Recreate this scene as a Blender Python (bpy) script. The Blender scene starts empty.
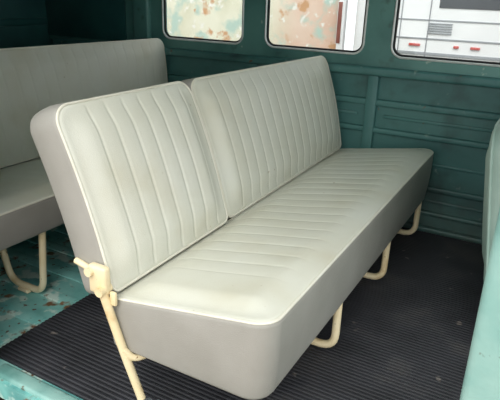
import bpy, bmesh, math, random
from mathutils import Vector, Matrix
random.seed(4)
sc=bpy.context.scene
COL=sc.collection
try:
    sc.view_settings.view_transform='Standard'; sc.view_settings.look='None'
except Exception: pass

# ------------------------------------------------------------------ materials
def srgb(r,g,b):
    f=lambda c:(c/255/12.92) if c/255<=.04045 else ((c/255+.055)/1.055)**2.4
    return (f(r),f(g),f(b),1)
def newmat(name):
    m=bpy.data.materials.new(name); m.use_nodes=True
    nt=m.node_tree; b=nt.nodes['Principled BSDF']; return m,nt,b
def N(nt,t,**k):
    n=nt.nodes.new(t)
    for a,v in k.items():
        if a in n.inputs: n.inputs[a].default_value=v
        else: setattr(n,a,v)
    return n
def noisemat(name,cols,scale=6,rough=.5,bump=.0,bscale=80,metal=0,detail=6,stops=None,spec=.5,stretch=(1,1,1),spots=None,grime=None):
    m,nt,b=newmat(name)
    tc=N(nt,'ShaderNodeTexCoord'); mp=N(nt,'ShaderNodeMapping'); mp.inputs['Scale'].default_value=stretch
    nt.links.new(tc.outputs['Object'],mp.inputs[0])
    n=N(nt,'ShaderNodeTexNoise'); n.inputs['Scale'].default_value=scale; n.inputs['Detail'].default_value=detail
    nt.links.new(mp.outputs[0],n.inputs['Vector'])
    r=N(nt,'ShaderNodeValToRGB'); e=r.color_ramp.elements
    while len(e)<len(cols): e.new(.5)
    for i,c in enumerate(cols):
        e[i].position=(stops[i] if stops else .3+.4*i/max(1,len(cols)-1)); e[i].color=c
    nt.links.new(n.outputs['Fac'],r.inputs[0]); out=r.outputs[0]
    if spots:
        for (ss,lo,hi,c) in spots:
            n3=N(nt,'ShaderNodeTexNoise'); n3.inputs['Scale'].default_value=ss; n3.inputs['Detail'].default_value=8
            nt.links.new(tc.outputs['Object'],n3.inputs['Vector'])
            r3=N(nt,'ShaderNodeValToRGB'); r3.color_ramp.elements[0].position=lo; r3.color_ramp.elements[1].position=hi
            nt.links.new(n3.outputs['Fac'],r3.inputs[0])
            x=N(nt,'ShaderNodeMixRGB'); nt.links.new(r3.outputs[0],x.inputs[0]); nt.links.new(out,x.inputs[1]); x.inputs[2].default_value=c
            out=x.outputs[0]
    if grime:   # dirt collected towards the floor: (height, colour)
        sx=N(nt,'ShaderNodeSeparateXYZ'); nt.links.new(tc.outputs['Object'],sx.inputs[0])
        mr=N(nt,'ShaderNodeMapRange'); mr.inputs['From Min'].default_value=grime[0]; mr.inputs['From Max'].default_value=0; nt.links.new(sx.outputs[2],mr.inputs[0])
        n4=N(nt,'ShaderNodeTexNoise'); n4.inputs['Scale'].default_value=9; n4.inputs['Detail'].default_value=8; nt.links.new(tc.outputs['Object'],n4.inputs['Vector'])
        mu=N(nt,'ShaderNodeMath',operation='MULTIPLY'); nt.links.new(mr.outputs[0],mu.inputs[0]); nt.links.new(n4.outputs['Fac'],mu.inputs[1])
        x=N(nt,'ShaderNodeMixRGB'); nt.links.new(mu.outputs[0],x.inputs[0]); nt.links.new(out,x.inputs[1]); x.inputs[2].default_value=grime[1]; out=x.outputs[0]
    nt.links.new(out,b.inputs['Base Color'])
    b.inputs['Roughness'].default_value=rough; b.inputs['Metallic'].default_value=metal
    b.inputs['Specular IOR Level'].default_value=spec
    if bump>0:
        n2=N(nt,'ShaderNodeTexNoise'); n2.inputs['Scale'].default_value=bscale; n2.inputs['Detail'].default_value=4
        nt.links.new(tc.outputs['Object'],n2.inputs['Vector'])
        bp=N(nt,'ShaderNodeBump'); bp.inputs['Strength'].default_value=bump; bp.inputs['Distance'].default_value=.003
        nt.links.new(n2.outputs['Fac'],bp.inputs['Height']); nt.links.new(bp.outputs[0],b.inputs['Normal'])
    return m
M={}
M['pale']=noisemat('pale_vinyl',[srgb(202,200,182),srgb(210,210,196),srgb(214,215,204)],5,.42,.2,350,stops=[.25,.45,.7],
    spots=[(2.2,.58,.8,srgb(196,190,166)),(45,.72,.76,srgb(175,165,142))])
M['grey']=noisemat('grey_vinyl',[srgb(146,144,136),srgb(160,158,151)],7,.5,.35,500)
M['pipe']=noisemat('piping_vinyl',[srgb(214,211,194),srgb(226,224,211)],20,.4)
M['cream']=noisemat('cream_enamel',[srgb(205,178,130),srgb(230,212,170),srgb(236,222,186)],14,.4,.1,120,stops=[.28,.4,.7],
    spots=[(60,.68,.72,srgb(130,100,70))])
M['steel']=noisemat('zinc_steel',[srgb(120,130,135),srgb(175,185,190)],30,.35,metal=.8)
M['teal']=noisemat('teal_enamel',[srgb(66,112,108),srgb(88,138,131),srgb(98,148,140)],4,.4,.12,40,stops=[.28,.5,.72],
    spots=[(11,.62,.72,srgb(66,100,94)),(23,.70,.73,srgb(150,175,165))])
M['tealwall']=noisemat('teal_enamel_scuffed',[srgb(54,98,97),srgb(70,119,116),srgb(80,129,125)],3,.45,.15,40,stops=[.28,.5,.72],stretch=(1,1,2),
    spots=[(6,.54,.72,srgb(50,82,80)),(19,.66,.72,srgb(120,148,140)),(30,.70,.73,srgb(105,82,64))],grime=(.3,srgb(78,74,62)))
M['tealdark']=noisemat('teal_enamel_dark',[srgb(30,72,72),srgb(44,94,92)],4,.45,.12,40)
M['teallight']=noisemat('teal_sill_enamel',[srgb(92,142,135),srgb(132,176,168),srgb(158,194,185)],9,.45,.2,60,stops=[.3,.5,.75],
    spots=[(25,.66,.7,srgb(90,80,60))])
M['tealfloor']=noisemat('teal_worn_floor',[srgb(80,142,140),srgb(116,180,174),srgb(155,206,198)],7,.5,.4,50,stops=[.3,.46,.7],
    spots=[(13,.56,.62,srgb(190,214,204)),(16,.60,.66,srgb(120,90,62)),(45,.64,.68,srgb(95,75,55))])
M['alu']=noisemat('bright_trim',[srgb(200,204,202),srgb(222,224,220)],20,.3,metal=.2)
M['black']=noisemat('black_rubber',[srgb(22,24,24),srgb(36,38,38)],20,.6)
M['padgreen']=noisemat('pale_green_vinyl',[srgb(140,166,156),srgb(160,182,172)],6,.45,.2,300)
M['soil']=noisemat('brown_soil',[srgb(70,55,42),srgb(120,98,76),srgb(150,128,104)],14,.9,.8,40)
M['white']=noisemat('white_paint',[srgb(222,224,226),srgb(234,236,238)],3,.35)
M['seam']=noisemat('grey_seam',[srgb(120,125,130),srgb(140,145,150)],8,.6)
M['darkglass']=noisemat('dark_glass',[srgb(35,42,48),srgb(60,66,72)],3,.1)
M['red']=noisemat('red_lens',[srgb(170,40,30),srgb(190,60,45)],10,.25)
M['redpaint']=noisemat('red_post_paint',[srgb(110,60,52),srgb(140,84,72)],10,.6)
M['mat']=noisemat('black_mat_rubber',[srgb(30,31,35),srgb(43,44,49),srgb(66,65,65)],6,.6,.2,150,stops=[.3,.55,.85],
    spots=[(18,.68,.72,srgb(95,90,86)),(3,.55,.8,srgb(56,54,52))])
m,nt,b=newmat('window_glass'); nt.nodes.remove(b)
o=[n for n in nt.nodes if n.type=='OUTPUT_MATERIAL'][0]
t=N(nt,'ShaderNodeBsdfTransparent'); t.inputs[0].default_value=(.97,.985,.975,1)
g=N(nt,'ShaderNodeBsdfGlossy'); g.inputs['Roughness'].default_value=.03
mx=N(nt,'ShaderNodeMixShader'); mx.inputs[0].default_value=.05
nt.links.new(t.outputs[0],mx.inputs[1]); nt.links.new(g.outputs[0],mx.inputs[2]); nt.links.new(mx.outputs[0],o.inputs[0]); M['glass']=m
m,nt,b=newmat('peeling_stucco')
tc=N(nt,'ShaderNodeTexCoord')
def noise(s,d=6,off=0):
    mp=N(nt,'ShaderNodeMapping'); mp.inputs['Location'].default_value=(off,off*.7,off*.3); nt.links.new(tc.outputs['Object'],mp.inputs[0])
    n=N(nt,'ShaderNodeTexNoise'); n.inputs['Scale'].default_value=s; n.inputs['Detail'].default_value=d; nt.links.new(mp.outputs[0],n.inputs['Vector']); return n.outputs['Fac']
def ramp(fac,p0,p1,c0=(0,0,0,1),c1=(1,1,1,1)):
    r=N(nt,'ShaderNodeValToRGB'); e=r.color_ramp.elements; e[0].position=p0; e[0].color=c0; e[1].position=p1; e[1].color=c1
    nt.links.new(fac,r.inputs[0]); return r.outputs[0]
def mix(f,a,bb):
    x=N(nt,'ShaderNodeMixRGB'); 
    nt.links.new(f,x.inputs[0])
    for i,v in ((1,a),(2,bb)):
        if isinstance(v,tuple): x.inputs[i].default_value=v
        else: nt.links.new(v,x.inputs[i])
    return x.outputs[0]
cream=ramp(noise(3),.35,.65,srgb(206,206,182),srgb(226,226,208))
salm=ramp(noise(2.5,6,5),.35,.65,srgb(216,184,164),srgb(226,206,190))
sx=N(nt,'ShaderNodeSeparateXYZ'); nt.links.new(tc.outputs['Object'],sx.inputs[0])
mr=N(nt,'ShaderNodeMapRange'); mr.inputs['From Min'].default_value=-2.5; mr.inputs['From Max'].default_value=-2.2; nt.links.new(sx.outputs[0],mr.inputs[0])
c1=mix(mr.outputs[0],cream,salm)
c2=mix(ramp(noise(4.5,10,9),.52,.62),c1,srgb(180,204,194))
c3=mix(ramp(noise(6,10,3),.60,.66),c2,srgb(200,158,120))
c4=mix(ramp(noise(14,10,13),.60,.68),c3,srgb(232,232,226))
nt.links.new(c4,b.inputs['Base Color']); b.inputs['Roughness'].default_value=.9
M['stucco']=m

# ------------------------------------------------------------------ helpers
def link(o): COL.objects.link(o); return o
def mobj(name,bm_or_me,mats,parent=None,smooth=True,angle=40):
    if isinstance(bm_or_me,bmesh.types.BMesh):
        me=bpy.data.meshes.new(name); bmesh.ops.recalc_face_normals(bm_or_me,faces=bm_or_me.faces); bm_or_me.to_mesh(me); bm_or_me.free()
    else: me=bm_or_me; me.name=name
    if not isinstance(mats,(list,tuple)): mats=[mats]
    idx=[p.material_index for p in me.polygons]
    me.materials.clear()
    for x in mats: me.materials.append(x)
    for p,i in zip(me.polygons,idx): p.material_index=min(i,len(mats)-1); p.use_smooth=smooth
    if smooth:
        try: me.set_sharp_from_angle(angle=math.radians(angle))
        except Exception: pass
    o=link(bpy.data.objects.new(name,me))
    if parent is not None:
        o.parent=parent; o.matrix_parent_inverse=Matrix.Translation(parent.location).inverted()
    return o
def empty(name,loc,label,cat,group=None):
    e=bpy.data.objects.new(name,None); e.location=loc; e.empty_display_size=.1; link(e)
    e['label']=label; e['category']=cat
    if group: e['group']=group
    return e
def box(bm,x0,x1,y0,y1,z0,z1,bev=.0,seg=2,mi=0):
    r=bmesh.ops.create_cube(bm,size=1); vs=r['verts']
    for v in vs: v.co=Vector((x0+(v.co.x+.5)*(x1-x0),y0+(v.co.y+.5)*(y1-y0),z0+(v.co.z+.5)*(z1-z0)))
    fs=set(f for v in vs for f in v.link_faces)
    for f in fs: f.material_index=mi
    if bev>0:
        es=list(set(e for v in vs for e in v.link_edges))
        bmesh.ops.bevel(bm,geom=es,offset=bev,segments=seg,affect='EDGES',profile=.5)
def smoothpath(pts,rad,n=7):
    P=[Vector(p) for p in pts]; out=[P[0]]
    for i in range(1,len(P)-1):
        a,b,c=P[i-1],P[i],P[i+1]
        r=min(rad,(a-b).length*.49,(c-b).length*.49)
        p=b+(a-b).normalized()*r; q=b+(c-b).normalized()*r
        for k in range(n+1):
            s=k/n; out.append(p*(1-s)**2+b*2*s*(1-s)+q*s*s)
    out.append(P[-1]); return out
def tube_into(bm,pts,r,seg=12,cyc=False,mi=0):
    n=len(pts); rings=[]
    tang=[]
    for i in range(n):
        a=pts[(i-1)%n] if (cyc or i>0) else pts[i]; c=pts[(i+1)%n] if (cyc or i<n-1) else pts[i]
        tang.append((c-a).normalized())
    up=Vector((0,0,1)) if abs(tang[0].z)<.9 else Vector((1,0,0))
    nrm=(up-tang[0]*up.dot(tang[0])).normalized()
    for i in range(n):
        nrm=(nrm-tang[i]*nrm.dot(tang[i])).normalized(); bn=tang[i].cross(nrm)
        rings.append([bm.verts.new(pts[i]+(nrm*math.cos(t)+bn*math.sin(t))*r) for t in [2*math.pi*k/seg for k in range(seg)]])
    for i in range(n if cyc else n-1):
        A=rings[i]; B=rings[(i+1)%n]
        for k in range(seg):
            f=bm.faces.new((A[k],A[(k+1)%seg],B[(k+1)%seg],B[k])); f.material_index=mi
    if not cyc:
        bm.faces.new(rings[0][::-1]).material_index=mi; bm.faces.new(rings[-1]).material_index=mi
def cyl(bm,a,b,r,seg=16,mi=0): tube_into(bm,[Vector(a),Vector(b)],r,seg,False,mi)

def sstep(x): x=max(0,min(1,x)); return x*x*(3-2*x)
class Cushion:
    def __init__(s,L,D,T,rt,rb,er,mapf,pleat0,pleat1,sp,crown=.012,depth=.006,dl=.004,nd=34,fadeT=.03,fadeB=.03,wob=.002,puff=.0004):
        s.__dict__.update(locals()); s.nl=int(L/dl)
    def outl(s,u,v,inset):
        L2=s.L/2-inset; D2=s.D/2-inset; l=u*L2; d=v*D2
        rr=(s.rt if v>0 else s.rb)-inset; rr=max(rr,.001)
        a=abs(l)-(L2-rr); b=abs(d)-(D2-rr)
        if a>0 and b>0:
            m=max(a,b); n=math.hypot(a,b); a*=m/n; b*=m/n
            l=math.copysign(L2-rr+a,l); d=math.copysign(D2-rr+b,d)
        return l,d
    def h(s,u,v,l,d):
        e=sstep((1-abs(u))*s.L/2/.07)*sstep((1-abs(v))*s.D/2/.08)
        h=s.crown*e
        if s.pleat0-.001<l<s.pleat1+.001:
            ph=(l-s.pleat0)/s.sp; dist=abs(ph-round(ph))*s.sp
            f=sstep((s.D/2-d)/s.fadeT-.3)*sstep((s.D/2+d)/s.fadeB-.3)
            h-=s.depth*math.exp(-(dist/.0036)**2)*f
            h+=s.puff*math.cos(2*math.pi*ph+math.pi)*f
        h+=s.wob*math.sin(l*9.1+d*7)*math.cos(d*11+l*3)*e
        return h
    def build(s,name,parent):
        bm=bmesh.new(); nl,nd=s.nl,s.nd
        U=[-1+2*i/nl for i in range(nl+1)]; V=[-1+2*j/nd for j in range(nd+1)]
        def grid(top,inset,t):
            G=[]
            for u in U:
                row=[]
                for v in V:
                    l,d=s.outl(u,v,inset)
                    tt=t+(s.h(u,v,l,d) if top else 0)
                    row.append(bm.verts.new(s.mapf(l,d,tt)))
                G.append(row)
            return G
        e=s.er; T=s.T
        bidx=[(i,0) for i in range(nl)]+[(nl,j) for j in range(nd)]+[(i,nd) for i in range(nl,0,-1)]+[(0,j) for j in range(nd,0,-1)]
        G=grid(True,e,T/2); B=grid(False,e,-T/2)
        for g,mi in ((G,0),(B,1)):
            for i in range(nl):
                for j in range(nd):
                    f=bm.faces.new((g[i][j],g[i+1][j],g[i+1][j+1],g[i][j+1])); f.material_index=mi
        loops=[[G[i][j] for i,j in bidx]]
        prof=[]
        K=4
        for k in range(1,K+1):
            a=math.pi/2*k/K; prof.append((e-e*math.sin(a),T/2-e+e*math.cos(a)))
        for k in range(1,6): prof.append((0-.004*math.sin(math.pi*k/6),T/2-e-(T-2*e)*k/6))
        for k in range(0,K):
            a=math.pi/2*k/K; prof.append((e-e*math.cos(a),-T/2+e-e*math.sin(a)))
        for ins,t in prof:
            loops.append([bm.verts.new(s.mapf(*s.outl(U[i],V[j],ins),t)) for i,j in bidx])
        loops.append([B[i][j] for i,j in bidx])
        n=len(bidx)
        for q in range(len(loops)-1):
            for k in range(n):
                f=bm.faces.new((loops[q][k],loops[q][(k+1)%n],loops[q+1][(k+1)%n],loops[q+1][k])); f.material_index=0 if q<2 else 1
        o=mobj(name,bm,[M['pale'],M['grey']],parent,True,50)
        bm=bmesh.new(); pts=[]
        for c,(i,j) in enumerate(bidx):
            if c%3==0 or i in(0,nl): pts.append(s.mapf(*s.outl(U[i],V[j],e*.3),T/2-e*.25))
        tube_into(bm,pts,.0036,8,True)
        p=mobj('piping',bm,M['pipe'],o); p.matrix_parent_inverse=Matrix()
        p['label']='light cream vinyl piping along the seam'
        return o

# ------------------------------------------------------------------ benches
GROUP='vinyl bench seats in the van cabin'
def bench(xf,zf,xr,zr,xt,zt,yn,yf,splits,thick,label,zb=.2,twist=.04,rise=.016):
    E=empty('bench_seat',((xf+xr)/2,(yn+yf)/2,0.008),label,'bench seat',GROUP)
    D=xf-xr+.015; L=yf-yn; yc=(yn+yf)/2
    T=zf-zb
    def ms(l,d,t):
        s=d/D+.5; x=xr-.015+s*D
        top=zr+(zf-zr)*s-.02*max(0,(s-.85)/.15)**2*.4+rise*(l/L+.5)
        q=t/T+.5
        z=zb+(top-zb)*q
        x-=.012*(1-q)*s
        return Vector((x,yc+l,z))
    c=Cushion(L,D,T,.055,.02,.016,ms,-L/2+.17,L/2-.12,.064,crown=.016,depth=.0015,fadeT=.09,fadeB=.01)
    seat=c.build('seat_cushion',E)
    dx,dz=xt-xr,zt-zr; H=math.hypot(dx,dz); ux,uz=dx/H,dz/H; nx,nz=uz,-ux
    for (a,b,off) in splits:
        Lb=b-a; ycb=(a+b)/2
        def mb(l,d,t,ycb=ycb,off=off):
            s=d/H+.5; tt=t-thick/2+off
            curve=.012*math.sin(math.pi*s)
            w=(ycb+l-yn)/(yf-yn)
            tw=twist*max(0,w-.35)/.65*s
            return Vector((xr+ux*(d+H/2)+nx*(tt+curve)+tw, ycb+l, zr+.008+rise*w+uz*(d+H/2)+nz*(tt+curve)-rise*w*s))
        sp=.061
        n=int((Lb-.13)/sp)
        p0=-Lb/2+(Lb-n*sp)/2+.02
        cb=Cushion(Lb,H,thick,.052,.025,.016,mb,p0,p0+n*sp,sp,crown=.012,depth=.0021,fadeT=.03,fadeB=.01)
        cb.build('backrest',E)
    return E,seat
XF,ZF,XR,ZR,XT,ZT=-.401,.381,-.824,.307,-.981,.741
YN,YM,YF=.838,1.367,2.382
B1,S1=bench(XF,ZF,XR,ZR,XT,ZT,YN,YF,[(YN,YM-.004,.008),(YM+.004,YF,0)],.108,'pale grey-green vinyl bench with split pleated backrest on black rubber mat',zb=.168,rise=.02)
B2,S2=bench(-1.337,.381,-1.84,.314,-1.965,.755,.6,2.395,[(.6,2.395,0)],.085,'pale vinyl rear bench with one-piece pleated backrest on teal floor',zb=.25,twist=.10,rise=0)

def hairpin(E,x0,x1,y,zt=.21,lean=.0,r=.012,zf=.009):
    bm=bmesh.new()
    pts=smoothpath([(x0+lean,y,zt),(x0,y,r+zf),(x1,y,r+zf),(x1-lean*2,y,zt)],.05)
    tube_into(bm,pts,r,12)
    box(bm,(x0+x1)/2-.025,(x0+x1)/2+.025,y-.022,y+.022,zf-.0005,zf+.010,.002)
    return mobj('leg',bm,M['cream'],E)
for y in (1.325,1.817,2.295):
    hairpin(B1,-.425,-.72,y,zt=.18)
for y in (1.10,1.95):
    hairpin(B2,-1.40,-1.56,y,zt=.26,lean=.03,zf=.001)
def frame(E,x0,x1,y0,y1,z):
    bm=bmesh.new()
    P=[Vector(((x0+x1)/2,y0,z)),Vector((x1,y0,z)),Vector((x1,y1,z)),Vector((x0,y1,z)),Vector((x0,y0,z)),Vector(((x0+x1)/2,y0,z))]
    pts=smoothpath(P,.04)[:-1]
    tube_into(bm,pts,.011,10,True)
    mobj('seat_frame',bm,M['cream'],E)
frame(B1,-.75,-.47,.95,2.33,.164)
frame(B2,-1.75,-1.39,.68,2.3,.247)
bm=bmesh.new()
tube_into(bm,smoothpath([(-.835,.816,.345),(-.792,.824,.2),(-.758,.848,.04),(-.752,.85,.012)],.08),.0108,14)
tube_into(bm,smoothpath([(-.787,.826,.185),(-.77,.84,.155),(-.72,.94,.155)],.03),.009,12)
mobj('leg',bm,M['cream'],B1)
bm=bmesh.new()
tube_into(bm,smoothpath([(-.925,.830,.385),(-.875,.826,.378),(-.842,.822,.362),(-.835,.818,.33)],.02),.008,12)
box(bm,-.872,-.818,.812,.834,.325,.398,.007,3)
cyl(bm,(-.862,.802,.382),(-.862,.836,.382),.011)
cyl(bm,(-.830,.800,.340),(-.830,.836,.340),.012)
box(bm,-.818,-.80,.822,.832,.30,.336,.004)
h=mobj('hinge',bm,M['cream'],B1); h['label']='cream painted folding hinge bracket'
bm=bmesh.new()
box(bm,-.775,-.725,.83,.872,0.009,.016,.002); cyl(bm,(-.735,.846,.012),(-.735,.846,.04),.011); cyl(bm,(-.745,.83,.025),(-.72,.872,.025),.006)
h=mobj('floor_clamp',bm,M['steel'],B1); h['label']='worn zinc steel floor clamp'

# ------------------------------------------------------------------ room shell
def structure(o): o['kind']='structure'; return o
WY=2.41
bm=bmesh.new()
box(bm,-2.75,.6,WY+.02,WY+.05,-.02,.70)
def vpost(x,w=.05,z0=0,z1=.70): box(bm,x-w/2,x+w/2,WY-.004,WY+.03,z0,z1,.006)
for z,hh in ((.555,.03),(.43,.026),(.20,.026),(.085,.02)):
    box(bm,-2.7,.6,WY+.002,WY+.03,z-hh/2,z+hh/2,.007,3)
for x in (-1.93,-1.33,-.72,-.11): vpost(x)
for x0,x1 in ((-1.9,-1.36),(-1.3,-.75),(-.69,-.14)):
    for z in (.495,.31,.14):
        box(bm,x0+.03,x1-.03,WY+.014,WY+.03,z-.008,z+.008,.005)
box(bm,-2.7,.6,WY-.012,WY+.03,.0,.022,.006)
box(bm,-2.7,.6,WY-.02,WY+.05,.672,.712,.012,4)
structure(mobj('wall_side',bm,M['tealwall'],None,True,35))
def rrect(cx,cz,w,h,r,n=8):
    pts=[]
    for sx,sz,a0 in ((1,1,0),(-1,1,90),(-1,-1,180),(1,-1,270)):
        for k in range(n+1):
            a=math.radians(a0+90*k/n); pts.append((cx+sx*(w/2-r)+r*math.cos(a),cz+sz*(h/2-r)+r*math.sin(a)))
    return pts
WINS=[(-1.871+.473/2),(-1.26+.473/2),(-.649+.473/2),(-.038+.473/2)]
WW,WZ0,WZ1=.473,.765,1.13
def flat_with_holes(name,outer,holes,y0,y1,mat,bev=.0):
    cu=bpy.data.curves.new(name,'CURVE'); cu.dimensions='2D'; cu.fill_mode='BOTH'; cu.extrude=(y1-y0)/2; cu.bevel_depth=bev; cu.bevel_resolution=2
    for P in [outer]+holes:
        sp=cu.splines.new('POLY'); sp.points.add(len(P)-1); sp.use_cyclic_u=True
        for q,(a,b_) in zip(sp.points,P): q.co=(a,b_,0,1)
    o=link(bpy.data.objects.new(name,cu)); bpy.context.view_layer.update()
    me=bpy.data.meshes.new_from_object(o.evaluated_get(bpy.context.evaluated_depsgraph_get()))
    bpy.data.objects.remove(o)
    me.transform(Matrix(((1,0,0,0),(0,0,-1,(y0+y1)/2),(0,1,0,0),(0,0,0,1))))
    return mobj(name,me,mat,None,True,30)
holes=[rrect(c,(WZ0+WZ1)/2,WW+.016,WZ1-WZ0+.016,.05) for c in WINS]
structure(flat_with_holes('wall_upper',[(-2.75,.70),(.6,.70),(.6,1.4),(-2.75,1.4)],holes,WY+.004,WY+.03,M['teal'],.004))
for i,c in enumerate(WINS[:3]):
    bm=bmesh.new()
    def ring(w,h,r,y,rad,mi):
        tube_into(bm,[Vector((a,y,b_)) for a,b_ in rrect(c,(WZ0+WZ1)/2,w,h,r)],rad,8,True,mi)
    ring(WW+.014,WZ1-WZ0+.014,.049,WY-.001,.0045,0)
    ring(WW-.002,WZ1-WZ0-.002,.042,WY+.010,.005,1)
    w=structure(mobj('window_%d'%(i+1),bm,[M['alu'],M['black']]))
    gl=flat_with_holes('glass_pane',rrect(c,(WZ0+WZ1)/2,WW,WZ1-WZ0,.042),[],WY+.014,WY+.018,M['glass'])
    gl.parent=w
bm=bmesh.new(); box(bm,-2.06,-1.955,WY-.03,WY+.02,.71,1.38,.012,3)
structure(mobj('trim_1',bm,M['teal']))
bm=bmesh.new(); box(bm,-2.80,-2.74,.6,2.45,-.02,1.4)
for z in (.5,.8,1.1): box(bm,-2.745,-2.73,.7,2.4,z-.02,z+.02,.006)
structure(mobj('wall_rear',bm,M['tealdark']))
bm=bmesh.new(); box(bm,-2.75,.6,.62,2.46,1.4,1.44)
structure(mobj('ceiling',bm,M['teallight']))
bm=bmesh.new(); box(bm,-2.74,-2.13,WY-.01,WY+.003,.72,1.39,.004)
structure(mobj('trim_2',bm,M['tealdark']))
bm=bmesh.new(); box(bm,-2.8,-1.19,.67,.72,-.45,1.4,.01,3)
structure(mobj('wall_door',bm,M['teallight']))
bm=bmesh.new()
box(bm,-2.8,.6,.735,2.46,-.06,-.004)
for k in range(12):
    y=.83+k*.135
    box(bm,-2.6,-1.29,y,y+.05,-.02,.0,.0035)
structure(mobj('floor',bm,M['tealfloor']))
bm=bmesh.new(); box(bm,-1.2,.6,.745,.79,-.06,.008,.008,3)
structure(mobj('trim_3',bm,M['teallight']))
bm=bmesh.new(); box(bm,-.036,.06,.74,.82,-.2,1.4,.012,3)
structure(mobj('trim_4',bm,M['teallight']))

# rubber mat
bm=bmesh.new(); 
y0,y1=.80,2.395; n=110
xs=[-1.27,.0]
step=(y1-y0)/n
prof=[]
for k in range(n):
    y=y0+k*step
    prof+= [(y,.0036),(y+step*.22,.0056),(y+step*.55,.0056),(y+step*.77,.0036)]
prof.append((y1,.003))
prof=[(y0,-.003)]+prof+[(y1,-.003)]
A=[bm.verts.new((xs[0],y,z)) for y,z in prof]; B=[bm.verts.new((xs[1],y,z)) for y,z in prof]
for i in range(len(prof)-1): bm.faces.new((A[i],A[i+1],B[i+1],B[i]))
bm.faces.new(A); bm.faces.new(B[::-1]); bm.faces.new((A[0],B[0],B[-1],A[-1]))
o=mobj('rubber_mat',bm,M['mat'],None,False)
o['label']='black ribbed rubber floor mat covering the cabin floor'; o['category']='floor mat'

# front seat at the cab end
E=empty('front_seat',(.02,1.9,0.008),'pale green vinyl front seat back seen from behind','seat')
def mf(l,d,t): 
    return Vector((-.03-t-.07*(d/.5),1.92+l,.45+d))
c=Cushion(.84,.50,.15,.10,.04,.05,mf,9,10,.05,crown=.015,dl=.02)
o=c.build('backrest',E)
for q in (o,*o.children):
    for k in range(len(q.data.materials)): q.data.materials[k]=M['padgreen']
bm=bmesh.new(); box(bm,.005,.16,1.56,2.34,.008,.26,.01)
mobj('seat_base',bm,M['tealdark'],E)

# ------------------------------------------------------------------ outside
bm=bmesh.new(); box(bm,-12,12,-8,14,-.6,-.5)
structure(mobj('ground',bm,M['soil']))
bm=bmesh.new(); box(bm,-9,-1.80,4.8,5.0,-.5,3.2,.01)
o=mobj('building_wall',bm,M['stucco']); o['label']='peeling cream and salmon stucco wall of a building outside'; o['category']='wall'
bm=bmesh.new(); box(bm,-1.78,-1.72,4.72,4.78,-.5,2.6,.006); 
for k in range(5): box(bm,-1.785,-1.74,4.715,4.785,-.4+k*.5,-.05+k*.5,.004,2,1)
o=mobj('post',bm,[M['white'],M['redpaint']]); o['label']='red and white banded post beside the stucco wall'; o['category']='post'
V=empty('camper_van',(.3,5.4,-.5),'white camper van parked outside the windows','van')
bm=bmesh.new(); box(bm,-1.60,2.6,4.6,6.4,-.25,2.0,.08,4)
mobj('body',bm,M['white'],V)
bm=bmesh.new()
for z,hh in ((.84,.005),(.70,.006),(.585,.012)): box(bm,-1.5,2.5,4.594,4.605,z-hh,z+hh,.001)
for x in (-1.2,-.98,-.42): box(bm,x-.004,x+.004,4.594,4.605,.2,1.8,.001)
mobj('side_moulding',bm,M['seam'],V)
bm=bmesh.new()
for x0,x1 in ((-.92,-.48),(-.3,.5)): box(bm,x0,x1,4.592,4.605,.93,1.5,.006)
mobj('window_pane',bm,M['darkglass'],V)
for x,hw in ((-1.07,.045),(-.61,.035),(-.75,.02)):
    bm=bmesh.new(); box(bm,x-hw,x+hw,4.585,4.603,.64,.66,.005)
    mobj('marker_lamp',bm,M['red'],V)
bm=bmesh.new()
for k in range(5): box(bm,-.98+.0,-.8,4.588,4.603,.74+k*.018,.748+k*.018,.001)
mobj('vent_grille',bm,M['seam'],V)
for x in (-.75,1.8):
    bm=bmesh.new(); cyl(bm,(x,4.62,-.18),(x,4.85,-.18),.32,32)
    mobj('wheel',bm,M['black'],V)

# ------------------------------------------------------------------ light
w=bpy.data.worlds.new('World'); sc.world=w; w.use_nodes=True
bg=w.node_tree.nodes['Background']; bg.inputs[0].default_value=(.96,.98,1,1); bg.inputs[1].default_value=1.55
L=bpy.data.lights.new('Sun','SUN'); L.energy=2.5; L.angle=math.radians(50); L.color=(1,.97,.92)
s=bpy.data.objects.new('Sun',L); link(s)
s.rotation_euler=Vector((-.18,.78,-.85)).to_track_quat('-Z','Y').to_euler()

# ------------------------------------------------------------------ camera
cd=bpy.data.cameras.new('Camera'); cam=bpy.data.objects.new('Camera',cd); link(cam)
cd.sensor_width=36; cd.lens=547.3/500*36; cd.clip_start=.02
p,y,r=[math.radians(a) for a in (20.794,28.729,1.925)]
F=Vector((-math.sin(y)*math.cos(p),math.cos(y)*math.cos(p),-math.sin(p)))
R=Vector((math.cos(y),math.sin(y),0)); U=R.cross(F)
R2=R*math.cos(r)+U*math.sin(r); U2=R2.cross(F)
mt=Matrix((R2,U2,-F)).transposed().to_4x4(); mt.translation=Vector((0,0,1.0))
cam.matrix_world=mt
sc.camera=cam
